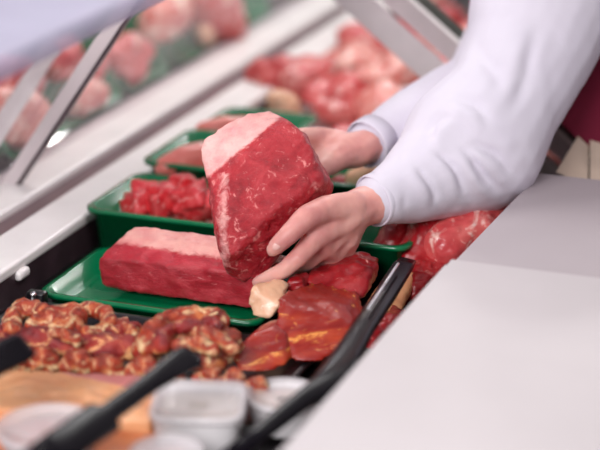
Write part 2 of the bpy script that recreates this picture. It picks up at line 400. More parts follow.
# ================================================================= MEAT IN TRAYS
# whole loin
lo = [(-1.088, 2.148), (-1.062, 2.225), (-.862, 2.235), (-.850, 2.150)]
bm = bmesh.new()
hull(bm, [(-1.086, 2.150, .797), (-1.09, 2.150, .835), (-1.058, 2.225, .783), (-1.062, 2.215, .862), (-1.066, 2.185, .858), (-.858, 2.225, .783), (-.862, 2.215, .864), (-.842, 2.15, .79), (-.846, 2.148, .842), (-.858, 2.18, .862), (-.84, 2.148, .79), (-1.08, 2.155, .79)])
tag(sculpt('beef_loin', bm, M['loin'], .0032, 6, ((.0035, 14), (.0015, 60)), loc=(-.97, 2.19, .79),
    fat=lambda p, n: (p.z-.845)/.010*1.0 if n.z > .25 else 0), 'whole red loin with a pale fat strip lying in the shallow green tray', 'meat')
# diced cubes
k = 0
spots = [(108, 203, .848), (128, 204, .845), (150, 206, .845), (172, 208, .845), (194, 210, .845), (212, 212, .845), (116, 196, .866), (138, 198, .864), (132, 187, .874), (160, 198, .866), (166, 190, .876), (186, 199, .868), (192, 190, .884), (205, 198, .872), (226, 200, .86), (184, 183, .884)]
fw = ['leftmost', 'second', 'third', 'fourth', 'fifth', 'sixth']
cl_ = ['red meat cube in the front row of the deep green tray, %s%s' % (q, ' from left' if i_ else '') for i_, q in enumerate(fw)]
cl_ += ['raw red meat cube %s' % q for q in ('resting on the two leftmost cubes', 'resting on second and third cubes of the front row', 'highest on the left side of the diced heap', 'resting on the third and fourth cubes of the front row', 'highest in the middle of the diced heap', 'in the upper diced row just right of the middle', 'in the upper diced row, close to the held beef', 'beside the lower left edge of the held beef', 'mostly hidden behind the held beef', 'at the crest of the diced heap')]
for i, (u, v, z) in enumerate(spots):
    p = P(u, v+5, z-.034); p.x = max(p.x, -1.135); p.y = min(max(p.y, 2.325), 2.43); p.z = z-.034; s = .0195+.004*random.random()
    bm = bmesh.new()
    rot = Matrix.Rotation(random.uniform(0, 3), 3, 'Z') @ Matrix.Rotation(random.uniform(-.6, .6), 3, 'X')
    hull(bm, [rot @ Vector((sx*s*random.uniform(.8, 1.15), sy*s*random.uniform(.75, 1.1), sz*s*random.uniform(.6, .95))) + p for sx in (-1, 1) for sy in (-1, 1) for sz in (-1, 1)])
    if i < 6: hull(bm, [Vector((p.x+a*.015, p.y+b*.015, z_)) for a in (-1, 1) for b in (-1, 1) for z_ in (.782, p.z)])
    tag(sculpt('meat_cube', bm, M['cube'], .0035, 8, ((.004, 30),), loc=p), cl_[i], 'meat', 'diced meat cubes in the deep green tray')
# pale fillets in tray 3
def fillet(pts, label, mat='poultry', name='pork_fillet', vox=.005, fat=None, disp=((.003, 18), (.001, 60)), loc=None, cat='meat', group=None):
    bm = bmesh.new(); chain(bm, pts)
    c = pts[0][0] if loc is None else loc
    return tag(sculpt(name, bm, M[mat], vox, 5, disp, loc=c, fat=fat or (lambda p, n: 0)), label, cat, group)
a0 = P(163, 166, .84)
fillet([(P(164, 168, .852), .016), (P(182, 163, .855), .024), (P(206, 158, .855), .027), (P(228, 165, .85), .02)], 'pale pink fillet with a white tip in the green tray left of the held beef', fat=lambda p, n: 1.3-(p-P(160, 168, .845)).length/.028)
fillet([(P(186, 180, .835), .018), (P(215, 180, .83), .022), (P(235, 184, .83), .018)], 'smaller pale pink fillet, in front of the white-tipped fillet', name='pork_fillet')
fillet([(P(205, 132, .85), .018), (P(225, 128, .855), .024), (P(248, 130, .85), .022)], 'pink cut in the dark green tray above the held beef')
fillet([(P(352, 178, .84), .014), (P(366, 175, .845), .018), (P(385, 176, .84), .014)], 'small beige cut seen in the gap between the two sleeves', mat='fat', name='beige_cut')
fillet([(P(340, 186, .815), .02), (P(352, 190, .81), .02)], 'dark red cut in the tray right under the far wrist', mat='redcut', name='red_cut')
# white bit + dark
bm = bmesh.new(); p = P(276, 98, .85); ellip(bm, p, (.018, .022, .016)); ellip(bm, p+Vector((.012, .01, -.02)), (.03, .03, .03))
tag(sculpt('fat_trimming', bm, M['fat'], .005, 3, ((.003, 30),), loc=p), 'small white fat lump at the left foot of the blurred pork pile', 'meat')

# big pile of pork
pt = tray('white_tray', 'large pale tray under the blurred heap of pork cuts', M['white_rail'], -1.17, -.66, 2.905, 3.70, .776, .79, flare=.01)
tray('white_tray', 'small pale tray in front of the blurred pork heap, behind the far hand', M['white_rail'], -1.0, -.66, 2.69, 2.895, .776, .79, flare=.01)
for x_, y_, m_, l_ in ((-.945, 2.80, 'porkred', 'reddish blurred cut just above the knuckles of the far hand, nearest the held beef'), (-.85, 2.79, 'pork', 'pale blurred cut just above the far wrist, in the small pale tray'), (-.75, 2.79, 'porkred', 'reddish blurred cut behind the far cuff, in the small pale tray')):
    bm = bmesh.new(); ellip(bm, (x_, y_, .82), (.055, .08, .038)); tag(sculpt('pork_cut', bm, M[m_], .008, 2, ((.012, 16), (.004, 40)), loc=(x_, y_, .8)), l_, 'meat')
pile = [(-1.17, 3.12, .85, .085, .09, .045, 'porkred'), (-1.06, 3.05, .835, .08, .09, .04, 'porkred'), (-.95, 3.02, .83, .085, .08, .038, 'pork'), (-.85, 3.03, .83, .07, .09, .038, 'porkred'),
        (-1.12, 3.27, .84, .08, .085, .045, 'pork'), (-1.01, 3.22, .86, .085, .08, .045, 'pork'), (-.90, 3.2, .85, .08, .09, .045, 'porkred'), (-.80, 3.22, .83, .07, .08, .04, 'pork'),
        (-1.13, 3.45, .84, .08, .08, .04, 'porkred'), (-1.01, 3.42, .855, .085, .09, .045, 'porkred'), (-.9, 3.4, .86, .08, .08, .045, 'pork'), (-.78, 3.42, .84, .08, .08, .04, 'porkred'),
        (-1.06, 3.6, .835, .08, .07, .04, 'porkred'), (-.93, 3.6, .84, .08, .07, .045, 'porkred'), (-.8, 3.6, .84, .08, .07, .045, 'pork'), (-.99, 3.12, .875, .07, .06, .03, 'pork')]
rows = [(3.15, 'nearest'), (3.3, 'second'), (3.5, 'third'), (9, 'farthest')]
seen = {}
for q in pile:
    rw = next(n_ for l_, n_ in rows if q[1] < l_); seen.setdefault(rw, []).append(q[0])
def plabel(x, y, z, m):
    if z > .87: return 'pink and white pork cut lying on top of the blurred heap, near its front'
    rw = next(n_ for l_, n_ in rows if y < l_); k_ = sorted(q[0] for q in pile if next(n_ for l_, n_ in rows if q[1] < l_) == rw and q[2] < .87)
    k_ = k_.index(x); pos = {4: ['leftmost', 'second from left', 'second from right', 'rightmost'], 3: ['leftmost', 'middle one', 'rightmost']}[4 if rw != 'farthest' else 3][k_]
    return 'blurred %s pork cut, %s row of the back heap, %s' % ('pale pink' if m == 'pork' else 'reddish', rw, pos)
for i, (x, y, z, rx, ry, rz, m) in enumerate(pile):
    bm = bmesh.new(); rot = Matrix.Rotation(i*1.3, 3, 'Z') @ Matrix.Rotation(.25*math.sin(i*2.1), 3, 'X')
    ellip(bm, (x, y, z-.015), (rx, ry*.8, rz*.8), rot); ellip(bm, Vector((x, y, z-.01)) + rot @ Vector((rx*.4, 0, .01)), (rx*.6, ry*.6, rz*.7), rot)
    tag(sculpt('pork_cut', bm, M[m], .009, 2, ((.016, 14), (.005, 40)), loc=(x, y, z-.03)), plabel(x, y, z, m), 'meat', 'pork cuts heaped in the pale back tray')
# further back, behind the steel frame
for i, (u, v, r, m, lab) in enumerate([(437, 20, .06, 'redcut', 'dark red cut seen just right of the steel frame bar, nearer the top edge'), (452, 60, .05, 'porkred', 'light red cut between the steel frame bar and the sleeve'), (425, -5, .06, 'pork', 'pink cut at the top edge beside the steel frame bar')]):
    p = P(u, v, .82); bm = bmesh.new(); ellip(bm, p, (r, r*.9, .035)); 
    tag(sculpt('meat_cut', bm, M[m], .008, 2, ((.01, 18),), loc=p), lab, 'meat')

rblob('plaited_cut', 'red plaited-looking cut in the middle tray of the built glass reflection', 'porkred', [(116, 62, .02, .028), (126, 50, .022, .032), (140, 60, .02, .03), (130, 72, .02, .026)], disp=((.014, 26), (.004, 60)))
rblob('pink_cut', 'round pink cut with pale underside in the built glass reflection, right of the strut', 'pork', [(76, 100, .02, .032), (92, 94, .02, .032)])
rblob('pink_cut', 'pink cut in the built glass reflection, above the round one with pale underside', 'porkred', [(88, 72, .02, .028), (94, 64, .02, .026)])
rblob('red_cut', 'red cut in the built glass reflection between strut and mirrored bar', 'porkred', [(58, 62, .03, .035), (66, 50, .03, .03)])
rblob('red_cut', 'red cut in the built glass reflection at the left edge, left of both bars', 'porkred', [(8, 78, .03, .04), (26, 76, .03, .035)])
rblob('pink_cut', 'pink cut in the built glass reflection, low at the left edge beside the pale strut', 'pork', [(2, 112, .03, .045), (20, 126, .03, .04), (26, 112, .03, .04)])
rblob('pale_cut', 'pale pink cut at the top edge between the plaited cut and the big joint', 'pork', [(156, 24, .03, .04), (172, 12, .03, .045), (160, 2, .03, .04)])
rblob('pork_joint', 'big pink joint with a white knob, farthest along the built glass reflection', 'porkred', [(196, -5, .03, .06), (216, 12, .035, .06), (228, 28, .03, .04)])
rblob('white_trimming', 'small white knob of fat at the foot of the big pink joint', 'fat', [(204, 34, .03, .02), (208, 38, .03, .018)], disp=((.003, 30),))

# ---------------- smoked ribs at left
def blob(name, label, mat, prims, vox=.0032, disp=((.006, 32), (.0035, 75)), sm=2, group=None, fat=None, cat='smoked meat'):
    bm = bmesh.new()
    for pr in prims:
        if pr[0] == 'c': chain(bm, [(q, r) for q, r in pr[1]])
        elif pr[0] == 'e': ellip(bm, pr[1], pr[2], pr[3] if len(pr) > 3 else None)
        elif pr[0] == 'h': hull(bm, pr[1])
    bm.verts.ensure_lookup_table()
    c = sum((v.co for v in bm.verts), Vector())/len(bm.verts)
    return tag(sculpt(name, bm, M[mat], vox, sm, disp, loc=c, fat=fat), label, cat, group)
def pc(z, *tr): return ('c', [(P(u, v, z+dz), r) for u, v, dz, r in tr])
Z = .835
blob('smoked_rib', 'curled brown smoked rib end at the far left edge of the rib heap', 'rib', [pc(Z, (10, 330, 0, .012), (14, 316, 0, .012), (24, 309, .004, .012), (40, 311, .004, .013), (46, 318, 0, .012)), pc(Z, (20, 305, .006, .007), (26, 303, .008, .006))])
blob('smoked_rib', 'lumpy smoked rib end between the left curl and the open ring of the rib heap', 'rib', [pc(Z, (34, 326, 0, .012), (54, 318, .002, .014), (70, 312, .004, .013), (78, 316, .004, .013)), pc(Z, (60, 328, 0, .013), (74, 326, 0, .014))])
blob('smoked_rib', 'smoked rib end bent into an open ring at the right of the rib heap', 'rib', [pc(Z, (80, 312, .002, .011), (94, 309, .005, .010), (106, 313, .005, .011), (109, 324, 0, .011), (100, 334, -.004, .012), (88, 333, 0, .011))], disp=((.003, 30), (.002, 70)))
blob('smoked_rib', 'long dark red rack of smoked ribs lying across the left heap', 'ribred', [pc(.82, (-12, 340, 0, .017), (20, 339, 0, .019), (60, 343, 0, .02), (100, 349, 0, .02), (130, 349, 0, .017)), pc(.822, (100, 338, .004, .014), (132, 332, 0, .013))], disp=((.005, 22), (.002, 70)))
blob('smoked_rib', 'pale tipped smoked rib scrap on the dark red rack', 'rib', [pc(.842, (52, 334, 0, .008), (66, 336, 0, .009), (76, 341, -.003, .008))])
blob('smoked_rib', 'smoked rib scrap with a shiny white patch at the right end of the left heap', 'rib', [pc(.832, (112, 325, 0, .010), (122, 324, 0, .012), (133, 330, 0, .010), (134, 342, -.01, .010))])
# row of knobby ends in front
for i, (u, v, s, lab) in enumerate([(14, 359, .013, 'knobby smoked rib end beside the tip of the left black handle'), (38, 357, .016, 'knobby smoked rib end second from left in the front row'), (73, 361, .016, 'knobby smoked rib end in the middle of the front row, below the dark rack'), (106, 364, .016, 'knobby smoked rib end at the right of the middle one in the front row'), (139, 367, .014, 'reddish knobby rib end right of the front row, above the bacon slab'), (170, 370, .012, 'reddish rib crumb in front of the right rib heap, behind the black handle'), (208, 375, .012, 'reddish rib crumb right of the black handle tip'), (234, 378, .012, 'reddish rib crumb left of the round clear pot'), (256, 384, .010, 'small reddish rib crumb touching the round clear pot')]):
    blob('rib_end', lab, 'rib', [pc(.825, (u-8, v+4, -.006, s*.7), (u, v-3, 0, s*.8), (u+8, v-1, 0, s*.75)), pc(.815, (u-4, v+6, 0, s*.8), (u+10, v+7, 0, s*.8))], vox=.003, disp=((.006, 45), (.003, 90)))
# right rib heap
blob('rib_heap', 'large glazed heap of smoked ribs right of centre, behind the black handle', 'rib', [pc(.82, (150, 352, 0, .02), (180, 350, 0, .028), (215, 352, 0, .024), (228, 345, 0, .02)), pc(.838, (160, 325, 0, .016), (185, 322, .003, .018), (212, 322, 0, .016)), pc(.846, (152, 345, -.008, .013), (156, 332, 0, .013), (170, 320, 0, .012), (200, 314, .003, .010), (222, 320, 0, .011))], disp=((.010, 24), (.005, 60)))
blob('smoked_rib', 'smoked rib strip lying diagonally on top of the right heap', 'rib', [pc(.852, (196, 330, 0, .010), (210, 334, 0, .010), (226, 344, -.01, .010), (233, 350, -.015, .009))], disp=((.002, 40), (.0015, 80)))
blob('smoked_rib', 'thick curled rib end standing at the left side of the right heap', 'ribred', [pc(.848, (160, 346, -.006, .011), (164, 336, 0, .012), (172, 330, 0, .010)), pc(.83, (140, 354, -.01, .010), (152, 352, -.006, .011))], disp=((.003, 40), (.0015, 80)))
blob('smoked_rib', 'orange smoked rib strip across the front of the right heap', 'rib', [pc(.846, (178, 345, -.004, .009), (198, 342, 0, .010), (214, 350, -.006, .009))], disp=((.003, 40), (.0015, 80)))
blob('smoked_rib', 'dark smoked rib scrap at the crest of the right heap', 'ribred', [pc(.858, (180, 327, 0, .009), (196, 325, 0, .009)), pc(.855, (206, 322, 0, .008), (216, 326, 0, .010))], disp=((.003, 40), (.0015, 80)))

# ---------------- bacon slabs
def bx_h(x0, x1, y0, y1, z0, z1, skew=0):
    return ('h', [(x, y+(skew if z == z1 else 0), z) for x in (x0, x1) for y in (y0, y1) for z in (z0, z1)])
def slabh(z, zb, back, front): return ('h', [P(u, v, z) for u, v in back+front] + [P(u, v, z)*1.0+Vector((0, 0, zb-z)) for u, v in back+front])
_pb = P(70, 376, .825).y
blob('bacon_slab', 'upper tan slab of smoked bacon with a pink far edge, in front of the rib ends', 'rind', [slabh(.824, .795, [(-40, 366), (30, 370), (100, 373), (150, 376), (160, 384)], [(-40, 404), (40, 408), (110, 414), (150, 420)])], disp=((.0035, 16), (.0015, 50)), fat=lambda p, n: ((p-P(60, 372, .82)).dot(Vector((.12, 1, 0)).normalized())+.012)/.008)
blob('bacon_slab', 'lower orange-brown slab of smoked bacon between the round bowls and the upper slab', 'rind2', [slabh(.806, .777, [(-40, 412), (60, 416), (150, 424), (156, 432)], [(-40, 450), (60, 462), (150, 462)])], disp=((.004, 14), (.0015, 50)), fat=lambda p, n: 0)

# ---------------- ham chunks
def px(z, *uv): return [P(u, v, z) for u, v in uv]
def chunk(name, label, mat, top, ztop, zbot, depth_shift=(0, .05), **k):
    """solid block: its camera-side outline given, thickened away along the deck"""
    return None
def prism(front, back):
    return ('h', front+back)
def block(poly, dep, th):
    """poly: outline points, all near one distance; thickness runs straight along the counter"""
    f = [D(u, v, dep+(d if d else 0)) for u, v, d in poly]
    c = sum(f, Vector())/len(f)
    b = [(p-c)*.86 + c + Vector((0, th, 0)) for p in f]
    m = [(p-c)*1.0 + c + Vector((0, th*.5, 0)) for p in f]
    return ('h', f+b+m)
blob('smoked_ham', 'large red-brown smoked ham chunk with yellow fat streaks, below the near hand', 'ham', [block([(278, 300, .02), (300, 296, .05), (345, 306, .05), (352, 325, .02), (340, 352, -.01), (318, 362, -.02), (280, 360, -.02), (274, 340, -.01)], 2.34, .07)], disp=((.003, 18), (.001, 60)))
blob('smoked_ham', 'smooth rounded red smoked ham piece left of the large streaked chunk', 'ham', [block([(252, 334, .01), (270, 328, .02), (285, 335, .02), (286, 365, -.01), (262, 374, -.02), (238, 372, -.02), (232, 362, -.01), (240, 346, 0)], 2.31, .05)], disp=((.002, 18), (.0007, 60)))
blob('fat_piece', 'pale piece of pork fat standing under the seller\'s fingertips', 'fat', [block([(253, 288, 0), (270, 284, .01), (283, 290, .01), (280, 306, -.01), (270, 320, -.01), (252, 316, 0), (248, 304, 0)], 2.40, .03)], disp=((.003, 30), (.001, 70)), cat='meat')
blob('raw_cut', 'red raw cut with white marbled top right behind the big ham chunk', 'redcut', [block([(306, 276, .02), (330, 266, .04), (350, 264, .04), (368, 272, .03), (366, 292, .01), (356, 302, 0), (308, 300, 0)], 2.44, .06)], disp=((.004, 25), (.002, 60)), fat=lambda p, n: 0, cat='meat')
blob('raw_cut', 'dark glossy scrap of meat in the shadow under the near palm', 'redcut', [block([(284, 282, 0), (300, 280, 0), (306, 292, 0), (286, 294, 0)], 2.44, .03)], cat='meat')

# meats right of the rail
blob('smoked_slab', 'tan smoked slab just right of the long black slanting handle', 'rind', [block([(358, 318, 0), (372, 292, .03), (392, 276, .08), (412, 280, .08), (400, 310, .03), (378, 342, -.02), (362, 350, -.03)], 2.44, .06)], disp=((.003, 20), (.001, 60)), fat=lambda p, n: 0)
blob('red_scraps', 'crumbled red and white meat beside the top end of the black slanting handle', 'redcut', [('c', [(P(415, 290, .80), .022), (P(425, 275, .81), .022), (P(440, 262, .81), .022)]), ('c', [(P(372, 340, .79), .016), (P(392, 320, .79), .018)])], disp=((.008, 35), (.003, 80)), cat='meat')
# reds under the sleeve
blob('red_joint', 'upright dark red joint with a white edge, behind the near wrist', 'redcut', [('c', [(P(388, 258, .81), .026), (P(394, 238, .835), .026), (P(402, 225, .85), .02)])], disp=((.005, 22), (.002, 60)), cat='meat')
blob('red_joint', 'dark red joint below the sleeve, beside the end of the black slanting handle', 'redcut', [('c', [(P(415, 262, .815), .03), (P(428, 240, .84), .034), (P(438, 226, .85), .028)])], disp=((.005, 22), (.002, 60)), cat='meat')
blob('red_sausage', 'long reddish pork roll stretching right under the elbow of the sleeve', 'porkred', [('c', [(P(445, 245, .84), .034), (P(475, 232, .85), .034), (P(505, 212, .85), .03), (P(522, 190, .85), .025)])], disp=((.004, 18), (.002, 60)), cat='meat')

# ================================================================= TUBS
def ring_solid(cx, cy, prof, n=40, sq=None, rz=0):
    """lathe (or rounded-square loft) around a vertical axis; prof = [(r, z)]"""
    bm = bmesh.new(); L = []
    for r, z in prof:
        ring = []
        for k in range(n):
            a = 2*PI*k/n; ca, sa = math.cos(a), math.sin(a)
            if sq:
                q = (abs(ca)**sq+abs(sa)**sq)**(-1/sq); x, y = r*q*ca, r*q*sa
            else: x, y = r*ca, r*sa
            ring.append(bm.verts.new((cx+x*math.cos(rz)-y*math.sin(rz), cy+x*math.sin(rz)+y*math.cos(rz), z)))
        L.append(ring)
    for a, b in zip(L, L[1:]):
        for i in range(n): bm.faces.new((a[i], a[(i+1) % n], b[(i+1) % n], b[i]))
    bm.faces.new(list(reversed(L[0]))); bm.faces.new(L[-1])
    return bm
def tubthing(name, label, u, v, zc, r, h, fill, sq=None, rz=0, tubm='tub', dome=0):
    c = P(u, v, zc); z0 = zc-h
    e = empty(name, (c.x, c.y, z0), label, 'tub')
    pobj('tub_body', ring_solid(c.x, c.y, [(r*.80, z0), (r*.84, z0+.003), (r*.93, zc-.008), (r*.93, zc-.004), (r*.9, zc-.004), (r*.81, z0+.005), (r*.7, z0+.005)], sq=sq, rz=rz), M[tubm], e)
    pobj('filling', ring_solid(c.x, c.y, [(r*.76, z0+.007), (r*.86, zc-.014), (r*.6, zc-.010), (r*.2, zc-.009)], sq=sq, rz=rz), M[fill], e)
    pobj('lid', ring_solid(c.x, c.y, [(r*.94, zc-.009), (r*1.0, zc-.009), (r*1.01, zc-.002), (r*.98, zc), (r*.90, zc), (r*.87, zc-.004+dome*.4), (r*.5, zc-.004+dome), (r*.1, zc-.004+dome)], sq=sq, rz=rz), M['lid'], e)
tubthing('plastic_tub', 'square milky plastic tub with clear lid, in front of the black handle tip', 199, 398, .842, .053, .064, 'cream', sq=6, rz=.32)
tubthing('plastic_pot', 'round clear plastic pot beside the square tub and the long black slanting handle', 284, 392, .825, .044, .042, 'cream')
tubthing('plastic_bowl', 'round clear-lidded bowl of pink salad at the lower left corner', 48, 424, .850, .057, .038, 'salad', tubm='lid', dome=.004)
tubthing('plastic_bowl', 'round clear-lidded bowl mostly cut off by the bottom edge, left of the square tub', 166, 450, .843, .040, .031, 'salad', tubm='lid', dome=.004)

# ================================================================= BLACK UTENSILS
def utensil(label, secs):
    bm = bmesh.new(); L = []
    for i, (u, v, dep, wd, th) in enumerate(secs):
        p = D(u, v, dep)
        q0 = D(*secs[max(i-1, 0)][:3]); q1 = D(*secs[min(i+1, len(secs)-1)][:3]); d = (q1-q0).normalized()
        up = Vector((0, 0, 1)); side = d.cross(up).normalized(); nn = side.cross(d)
        # width faces halfway between up and viewer
        wv = (-(d.cross(p-Vector((0, 0, CZ)))).normalized()*.9+nn*.43).normalized(); tv = wv.cross(d)
        L.append([bm.verts.new(p+wv*wd/2*math.copysign(abs(math.cos(a))**.5, math.cos(a))+tv*th/2*math.copysign(abs(math.sin(a))**.5, math.sin(a))) for a in [2*PI*k/16 for k in range(16)]])
    for a, b in zip(L, L[1:]):
        for i in range(16): bm.faces.new((a[i], a[(i+1) % 16], b[(i+1) % 16], b[i]))
    bm.faces.new(list(reversed(L[0]))); bm.faces.new(L[-1])
    c = D(*secs[-1][:3])
    return tag(pobj('serving_tongs', bm, M['utensil'], loc=c), label, 'utensil')
utensil('black plastic serving handle slanting up across the bacon to the rib heap', [(20, 476, 1.84, .038, .012), (60, 447, 1.89, .040, .013), (104, 417, 1.95, .042, .013), (109, 413, 1.955, .024, .010), (150, 383, 2.01, .024, .009), (178, 364, 2.05, .030, .008), (191, 356, 2.07, .034, .006), (195, 353, 2.074, .024, .004)])
utensil('black plastic handle tip cut off by the left edge, over the ribs', [(-40, 386, 1.99, .036, .012), (-12, 364, 2.03, .038, .012), (12, 352, 2.07, .038, .009), (24, 346, 2.08, .036, .007), (28, 344, 2.084, .026, .004)])
def dz(u, v, z): return (P(u, v, z)-Vector((0, 0, CZ))).dot(_f)
lh = utensil('long black serving handle with modelled highlight strip, slanting along the edge of the white worktop', [(u, v, dz(u, v, z), wd, th) for u, v, z, wd, th in [(222, 462, .85, .018, .012), (262, 432, .852, .020, .012), (300, 402, .855, .022, .013), (322, 388, .857, .030, .014), (336, 374, .858, .038, .015), (346, 356, .858, .034, .014), (362, 330, .858, .028, .013), (382, 300, .858, .028, .012), (403, 266, .858, .028, .010), (408, 260, .858, .022, .005)]])
ed = [D(u, v, dz(u, v, .872)) for u, v in ((369, 308), (385, 284), (398, 264))]
bm = bmesh.new(); chain(bm, [(p, .0022) for p in ed]); se = pobj('handle_highlight', bm, plain('highlight_strip', (235, 232, 238), .2, metal=.6), None); se.parent = lh; se.matrix_parent_inverse = Matrix.Translation(-lh.location)  # pale strip modelled as the highlight along the black handle
# ================================================================= right gap
brd = empty('cutting_board', D(590, 160, 2.72), 'beige boards standing behind the worktop under the burgundy apron', 'board')
b0 = D(590, 160, 2.75)
hb = bmesh.new(); hull(hb, [D(556, 172, 2.72), D(578, 136, 2.76), D(589, 146, 2.76), D(588, 186, 2.72)] + [D(556, 172, 2.735), D(578, 136, 2.775), D(589, 146, 2.775), D(588, 186, 2.735)]); pobj('board_panel', hb, M['board'], brd, smooth=False)
hb = bmesh.new(); hull(hb, [D(590, 186, 2.72), D(590, 140, 2.76), D(625, 150, 2.76), D(625, 196, 2.72)] + [D(590, 186, 2.735), D(590, 140, 2.775), D(625, 150, 2.775), D(625, 196, 2.735)]); pobj('board_panel', hb, M['board'], brd, smooth=False)
fillet([(P(548, 135, .82), .03), (P(562, 130, .82), .035)], 'brown roast seen in the gap between sleeve and apron', mat='ribred', name='brown_roast')
fillet([(P(545, 160, .815), .02), (P(562, 160, .815), .022)], 'small pink cut left of the beige boards', mat='pork', name='pink_cut')
tray('meat_tray', 'small green tray in the gap between the sleeve and the beige boards', M['green'], -.82, -.63, 2.715, 2.895, .776, .80)

# ================================================================= HELD BEEF
def heldfat(p, n):
    # fat edge on the upper left side
    d = p-Vector((0, 0, CZ)); z = d.dot(_f); u = 300+F*d.dot(_r)/z; v = 225-F*d.dot(_u)/z
    # line from (212,182) to (285,122): upper-left side is fatty
    s = ((u-222)*(122-174)-(v-174)*(284-222))/81
    f = (s-2)/8
    # pale ridge along the right edge
    r = ((u-318)**2+(v-186)**2)**.5
    if z > 2.53: f = .2
    return max(f, .5-r/45, .62-abs((u-224))/24 if v > 172 else 0)
bm = bmesh.new()
front = [(224, 174, 2.465), (240, 158, 2.46), (283, 122, 2.475), (290, 124, 2.47), (304, 136, 2.465), (312, 152, 2.455), (324, 176, 2.452), (300, 192, 2.438), (272, 212, 2.430), (246, 240, 2.430), (234, 254, 2.435), (222, 262, 2.45), (215, 225, 2.45), (216, 200, 2.455)]
mid = [(200, 150, 2.51), (206, 139, 2.515), (222, 127, 2.52), (248, 113, 2.525), (270, 110, 2.525), (279, 116, 2.51), (307, 136, 2.51), (322, 166, 2.51), (334, 186, 2.50), (333, 193, 2.50), (319, 209, 2.49), (300, 225, 2.48), (278, 255, 2.475), (266, 275, 2.48), (244, 282, 2.48), (226, 275, 2.475), (213, 190, 2.50), (205, 172, 2.505)]
back = [(212, 150, 2.56), (262, 120, 2.565), (305, 150, 2.565), (322, 190, 2.55), (262, 262, 2.53), (235, 262, 2.53)]
hull(bm, [D(*q) for q in front+mid+back])
beef = sculpt('beef_cut', bm, M['beef'], .0028, 4, ((.003, 16), (.0018, 45), (.0012, 110)), loc=D(265, 190, 2.5), fat=heldfat)
tag(beef, 'large slab of raw red beef with pale fat edge, held up in the seller\'s hands', 'meat')

# ================================================================= SELLER
SH_N = D(566, -35, 2.74); SH_F = D(548, -110, 3.08); SHC = (SH_N+SH_F)/2
PEL = SHC + Vector((.42, .04, -.24)); PEL.z = .93
person = empty('person', (PEL.x, PEL.y, 0), 'seller in a white coat and burgundy apron leaning over the case, holding the beef', 'person')
H = {}
H['wr'] = D(364, 206, 2.51); H['el'] = D(486, 142, 2.64)
H['wr2'] = D(357, 150, 2.655); H['el2'] = D(480, 84, 2.86)
hips_n = PEL+Vector((0, -.09, -.02)); hips_f = PEL+Vector((0, .09, -.02))
neck = SHC + Vector((-.05, 0, .05)); HEAD = SHC + Vector((-.16, -.02, .17))
def hand_prims(bm):
    # near (left) hand: palm up, thumb toward the viewer
    W = H['wr']
    chain(bm, [(D(440, 176, 2.59), .036), (D(395, 195, 2.53), .031), (W, .0275), (D(345, 215, 2.485), .027)], 2)
    mcp = [(D(318, 235, 2.452), .0165), (D(325, 246, 2.478), .0165), (D(334, 253, 2.503), .0155), (D(343, 256, 2.526), .0145)]
    for m, r in mcp: capsule(bm, D(352, 216, 2.495), m, .024, r)
    for a, b in zip(mcp, mcp[1:]): capsule(bm, a[0], b[0], a[1], b[1])
    capsule(bm, D(345, 235, 2.50), D(338, 250, 2.515), .022, .016)
    # thumb
    chain(bm, [(D(352, 207, 2.485), .022), (D(326, 209, 2.452), .0185), (D(307, 217, 2.428), .0165), (D(289, 234, 2.418), .0135), (D(280, 243, 2.420), .0125), (D(273, 250, 2.424), .0095)])
    # index
    chain(bm, [(mcp[0][0], .0155), (D(298, 258, 2.436), .0132), (D(284, 270, 2.440), .0115), (D(266, 279, 2.452), .0105), (D(257, 282, 2.46), .0082)])
    chain(bm, [(mcp[1][0], .0155), (D(306, 262, 2.482), .0130), (D(290, 268, 2.505), .0115), (D(276, 268, 2.53), .010), (D(268, 266, 2.54), .008)])
    chain(bm, [(mcp[2][0], .0145), (D(320, 266, 2.515), .0122), (D(302, 264, 2.54), .0110), (D(288, 264, 2.545), .0095), (D(281, 260, 2.55), .0078)])
    chain(bm, [(mcp[3][0], .0130), (D(333, 265, 2.54), .0108), (D(320, 260, 2.565), .0095), (D(310, 256, 2.57), .0082), (D(304, 252, 2.575), .007)])
def hand2_prims(bm):
    W = H['wr2']
    chain(bm, [(D(430, 113, 2.78), .034), (D(390, 135, 2.71), .028), (W, .026), (D(340, 152, 2.64), .026)], 2)
    mcp = [(D(315, 146, 2.66), .0150), (D(312, 154, 2.635), .0155), (D(314, 163, 2.61), .0150), (D(320, 170, 2.59), .0135)]
    for m, r in mcp: capsule(bm, D(345, 152, 2.64), m, .023, r)
    for a, b in zip(mcp, mcp[1:]): capsule(bm, a[0], b[0], a[1], b[1])
    tips = [((296, 148, 2.63), (282, 152, 2.61), (272, 156, 2.60)), ((292, 158, 2.61), (276, 164, 2.59), (266, 168, 2.58)), ((296, 170, 2.59), (282, 178, 2.575), (274, 184, 2.57)), ((304, 180, 2.575), (293, 188, 2.565), (287, 194, 2.56))]
    for (m, r), tp in zip(mcp, tips):
        chain(bm, [(m, r*.95), (D(*tp[0]), .012), (D(*tp[1]), .0105), (D(*tp[2]), .0085)])
    chain(bm, [(D(345, 145, 2.66), .02), (D(325, 138, 2.655), .0165), (D(312, 136, 2.63), .0135), (D(300, 136, 2.605), .0115), (D(294, 138, 2.595), .0085)])
bm = bmesh.new()
hand_prims(bm); hand2_prims(bm)
chain(bm, [(D(440, 176, 2.59), .036), (H['el'], .044), (SH_N, .052)]); chain(bm, [(D(430, 112, 2.78), .037), (H['el2'], .042), (SH_F, .052)])
chain(bm, [(SH_N, .055), (SHC, .09), (SH_F, .055)], 3); chain(bm, [(SHC, .10), ((SHC+PEL)/2, .105), (PEL, .12)], 3)
chain(bm, [(SHC, .06), (neck, .05), (HEAD, .05)], 3)
